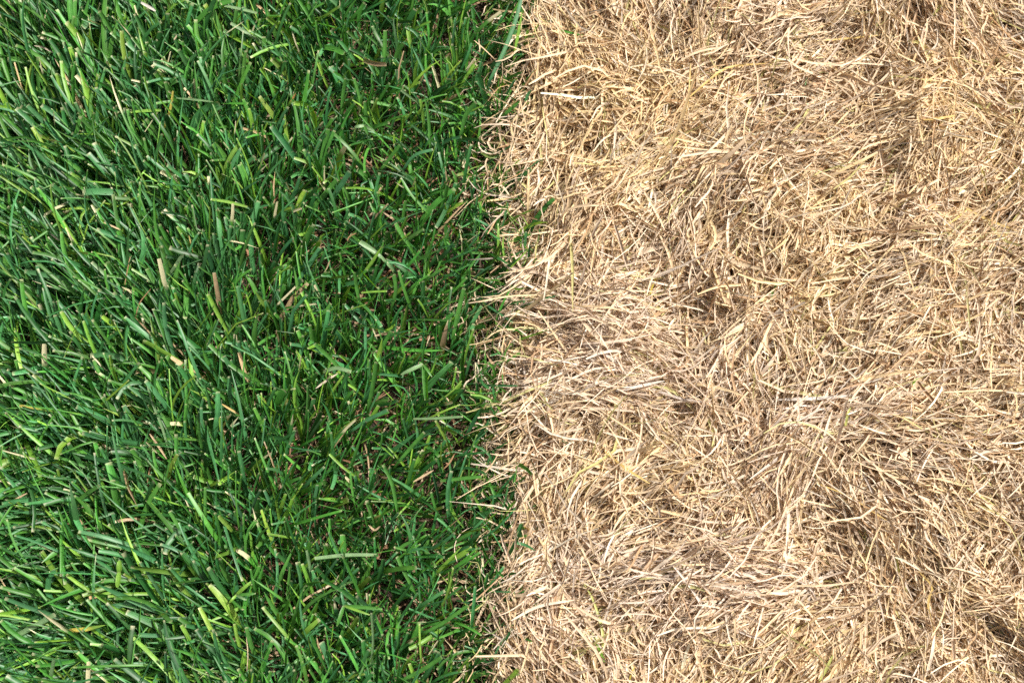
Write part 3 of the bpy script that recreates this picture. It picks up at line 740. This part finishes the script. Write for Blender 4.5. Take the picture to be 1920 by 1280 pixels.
G_STEM = 'dead stems lying on top of the straw'
STEMS = [
 ('long flat whitish stem', [(1455,749),(1525,747),(1602,741)], 8, SILVER), ('long curved pale stem', [(1687,802),(1722,807),(1765,795),(1812,776)], 6, CREAM),
 ('long straight thin stem slanting down', [(1590,830),(1640,872),(1716,923)], 5, CREAM), ('broad pale curved leaf', [(1100,882),(1122,887),(1168,896)], 8, WHITE),
 ('bright white stem slanting up right', [(1352,913),(1374,902),(1406,886)], 7, WHITE), ('short steep pale stem', [(1354,878),(1358,892),(1363,904)], 6, WHITE),
 ('mustard yellow stem slanting down right', [(1134,846),(1172,877),(1218,906)], 6, MUSTARD), ('long upright pale stem', [(1150,958),(1155,895),(1160,850)], 5, CREAM),
 ('long greenish cream stem slanting down left', [(1028,864),(997,917),(968,962)], 7, CREAM), ('long bleached stem slanting up right', [(1050,721),(1110,693),(1152,688)], 6, WHITE),
 ('grey bleached broad stem', [(1155,733),(1210,722),(1246,714)], 8, SILVER), ('long mustard stem slanting down right', [(1805,386),(1850,411),(1908,433)], 6, MUSTARD),
 ('mustard stem slanting up right', [(1765,428),(1790,412),(1816,391)], 5, MUSTARD), ('yellow level leaf', [(1731,225),(1762,222),(1791,217)], 6, MUSTARD),
 ('golden level stem', [(1532,77),(1585,73),(1650,66)], 5, MUSTARD), ('broad golden stem slanting up right', [(1557,148),(1602,122),(1642,89)], 7, CREAM),
 ('white translucent leaf', [(1143,91),(1148,106),(1158,121)], 8, SILVER), ('long golden arching stem', [(1289,186),(1328,152),(1365,127),(1437,119)], 6, MUSTARD),
 ('thin golden upright stem', [(1287,216),(1292,170),(1295,119)], 4, MUSTARD), ('long thin stem bending right', [(1272,116),(1310,97),(1362,87)], 6, CREAM),
 ('long bleached stem by the border', [(958,1163),(1010,1136),(1076,1124)], 7, WHITE), ('second bleached stem slanting up right', [(999,1133),(1047,1098),(1077,1076)], 6, WHITE),
 ('bright white flat stem', [(1222,1071),(1250,1050),(1276,1029)], 8, WHITE), ('white pointed stem', [(1060,1219),(1080,1237),(1101,1253)], 7, SILVER),
 ('short white level stem', [(1352,1111),(1371,1108),(1391,1107)], 6, WHITE), ('long level cream stem', [(1200,1031),(1262,1021),(1323,1009)], 5, CREAM),
 ('white stem slanting down right', [(1404,1086),(1422,1107),(1441,1131)], 7, WHITE), ('stem widening to a blunt pale foot', [(1752,1191),(1746,1230),(1735,1268)], 8, WHITE),
 ('long thin level stem', [(1467,1097),(1547,1097),(1619,1088)], 5, CREAM), ('long stem slanting down right', [(1476,1102),(1518,1149),(1559,1207)], 5, CREAM),
 ('broad dull stem slanting down left', [(1562,1227),(1550,1252),(1535,1280)], 7, OLIVE), ('steep pale stem', [(1642,966),(1652,995),(1662,1030)], 6, CREAM),
 ('long bleached stem', [(1842,1157),(1880,1133),(1919,1102)], 6, WHITE), ('pale stem slanting down right', [(1206,356),(1235,407),(1246,431)], 6, CREAM),
 ('forked tan stem', [(1235,436),(1255,480),(1266,529)], 7, TAN), ('long broad tan stem', [(1336,476),(1385,494),(1441,508)], 8, CREAM),
 ('broad bundled stem', [(1334,531),(1363,563),(1386,587)], 9, TAN), ('very bright broad white stem', [(1356,637),(1382,615),(1418,596)], 9, WHITE),
 ('long arched stem', [(1079,598),(1120,577),(1181,580)], 6, CREAM), ('straight pale level stem', [(1009,536),(1047,552),(1099,561)], 7, WHITE),
 ('thin upright stem', [(1027,641),(1028,610),(1027,581)], 4, CREAM), ('curving pale stem', [(1044,403),(1085,387),(1137,385)], 6, CREAM),
 ('steep white stem', [(1540,845),(1549,806),(1561,768)], 6, WHITE), ('thin mustard stem', [(1530,905),(1590,930),(1662,975)], 4, MUSTARD),
 ('long dull tan stem', [(1060,330),(1065,385),(1042,425)], 5, TAN), ('pale twisted stem', [(1640,640),(1668,650),(1700,668)], 5, CREAM),
 ('broad flat tan leaf', [(1325,120),(1290,135),(1262,160)], 7, CREAM), ('upright cream stem', [(1845,60),(1842,30),(1848,-5)], 6, CREAM),
 ('long slanting cream stem', [(1700,700),(1722,672),(1735,640)], 5, CREAM), ('crooked tan stem', [(1752,1190),(1740,1130),(1748,1100),(1722,1070)], 5, MUSTARD),
]
for look, pts, w, c in STEMS:
    single('straw_stem', 'straw stem', G_STEM, look, pts, w, c, 2.5, 4.5, rooted=False, pointed=2, arch=1.5, where='straw')

G_SPROUT = 'green sprouts in the straw'
SPROUTS = [
 ('lone green blade lying on the straw', [(962,1016),(984,1021),(1004,1032)], 7, BLUE, {}), ('small green sprout', [(1446,559),(1450,545),(1458,529)], 5, GREEN, {}),
 ('yellow-green sprout', [(1219,552),(1224,536),(1231,519)], 5, YELLOW, {}), ('long olive stem curving down', [(1127,1236),(1130,1187),(1112,1124),(1091,1088)], 6, OLIVE, {}),
 ('bright green-yellow sprout', [(1134,1240),(1122,1213),(1110,1184)], 6, LIME, {}), ('bright yellow thin sprout', [(1180,1279),(1184,1262),(1191,1247)], 4, YELLOW, {}),
 ('wide dark leaf in a fold', [(986,191),(989,180),(996,168)], 8, DARK, {}), ('fine green shoot', [(1425,545),(1429,532),(1436,520)], 3, GREEN, {}),
 ('olive leaf slanting right', [(1585,765),(1590,748),(1598,760-18)], 4, OLIVE, {}), ('green tuft leaf', [(1710,722),(1714,716),(1722,708)], 4, LIME, {}),
 ('level green blade at the border', [(962,540),(970,542),(986,540)], 5, LIME, {}), ('olive blade', [(1742,40),(1750,28),(1766,10)], 6, OLIVE, {}),
 ('long olive blade', [(1585,800),(1590,775),(1597,760)], 6, OLIVE, {}), ('thin olive stem', [(1790,900),(1830,925),(1868,948)], 4, OLIVE, {}),
 ('pale olive blade', [(1680,1040),(1688,1080),(1702,1110)], 5, OLIVE, {}), ('green stub', [(1510,160),(1511,152),(1513,146)], 4, GREEN, {}),
]
for look, pts, w, c, kw in SPROUTS:
    single('green_sprout', 'grass sprout', G_SPROUT, look, pts, w, c, 1.0, 4.0, rooted=False, pointed=1, where='straw')

# shoots whose leaves spread from one point
G_SHOOT = 'grass shoots with leaves spreading from one point'
SHOOTS = [
 ('star-shaped green shoot with leaves spreading four ways', (645, 1135), [((632,1173), 7, GREEN), ((717,1141), 7, GREEN), ((693,1152), 5, LIME), ((640,1109), 5, BLUE)]),
 ('bright splayed shoot like a small star', (443, 1115), [((471,1090), 7, LIME), ((430,1129), 5, LIME), ((479,1112), 6, GREEN), ((462,1124), 5, PALE)]),
 ('bent pale blade hooked over its upright shoot', (793, 683), [((752,702), 8, PALE), ((810,706), 5, GREEN), ((797,750), 6, GREEN)]),
 ('forked pale leaf pair above a cluster of stubs', (683, 236), [((665,238), 7, PALE), ((702,246), 7, PALE), ((690,252), 6, GREEN)]),
 ('olive leaf folded into a square bracket', (224, 1072), [((224,1050), 10, LIME), ((220,1101), 10, LIME)]),
]
for look, (cx, cy), leaves in SHOOTS:
    z = 0.033
    c0 = place(cx, cy, z)
    root = D.objects.new('grass_shoot', None)
    root.empty_display_size = 0.01
    root.location = (float(c0[0]), float(c0[1]), 0.0)
    COL.objects.link(root)
    assert look not in LABELS; LABELS.add(look)
    root['label'] = look; root['category'] = 'grass shoot'; root['group'] = G_SHOOT
    off = np.array([c0[0], c0[1], 0.0])
    def part(name, C, w, prof, col):
        me = ribbon_mesh(name, (C - off)[None], (0.5 * w / PXM * prof)[None], np.array([[R.normal(0, 0.2)]]), np.array([0.35]), np.array([[*col, 0.0]]))
        me.materials.append(M_GREEN)
        o = D.objects.new(name, me); o.parent = root; COL.objects.link(o)
    q = np.linspace(0, 1, 5)[:, None]
    foot = np.array([c0[0] + 0.004, c0[1] - 0.006, 0.0005])
    part('stem', foot + (c0 - foot) * q, 5, np.array([1, 1, 1, .9, .8]), DARK)
    for (tx, ty), w, col in leaves:
        q = np.linspace(0, 1, 7)
        px = cx + (tx - cx) * q; py = cy + (ty - cy) * q
        C = place(px, py, z + 0.003 * np.sin(np.pi * q * 0.7) - 0.001 * q)
        part('leaf', C, w, np.interp(q, [0, .3, .8, 1], [.6, 1, .85, .35]), col)
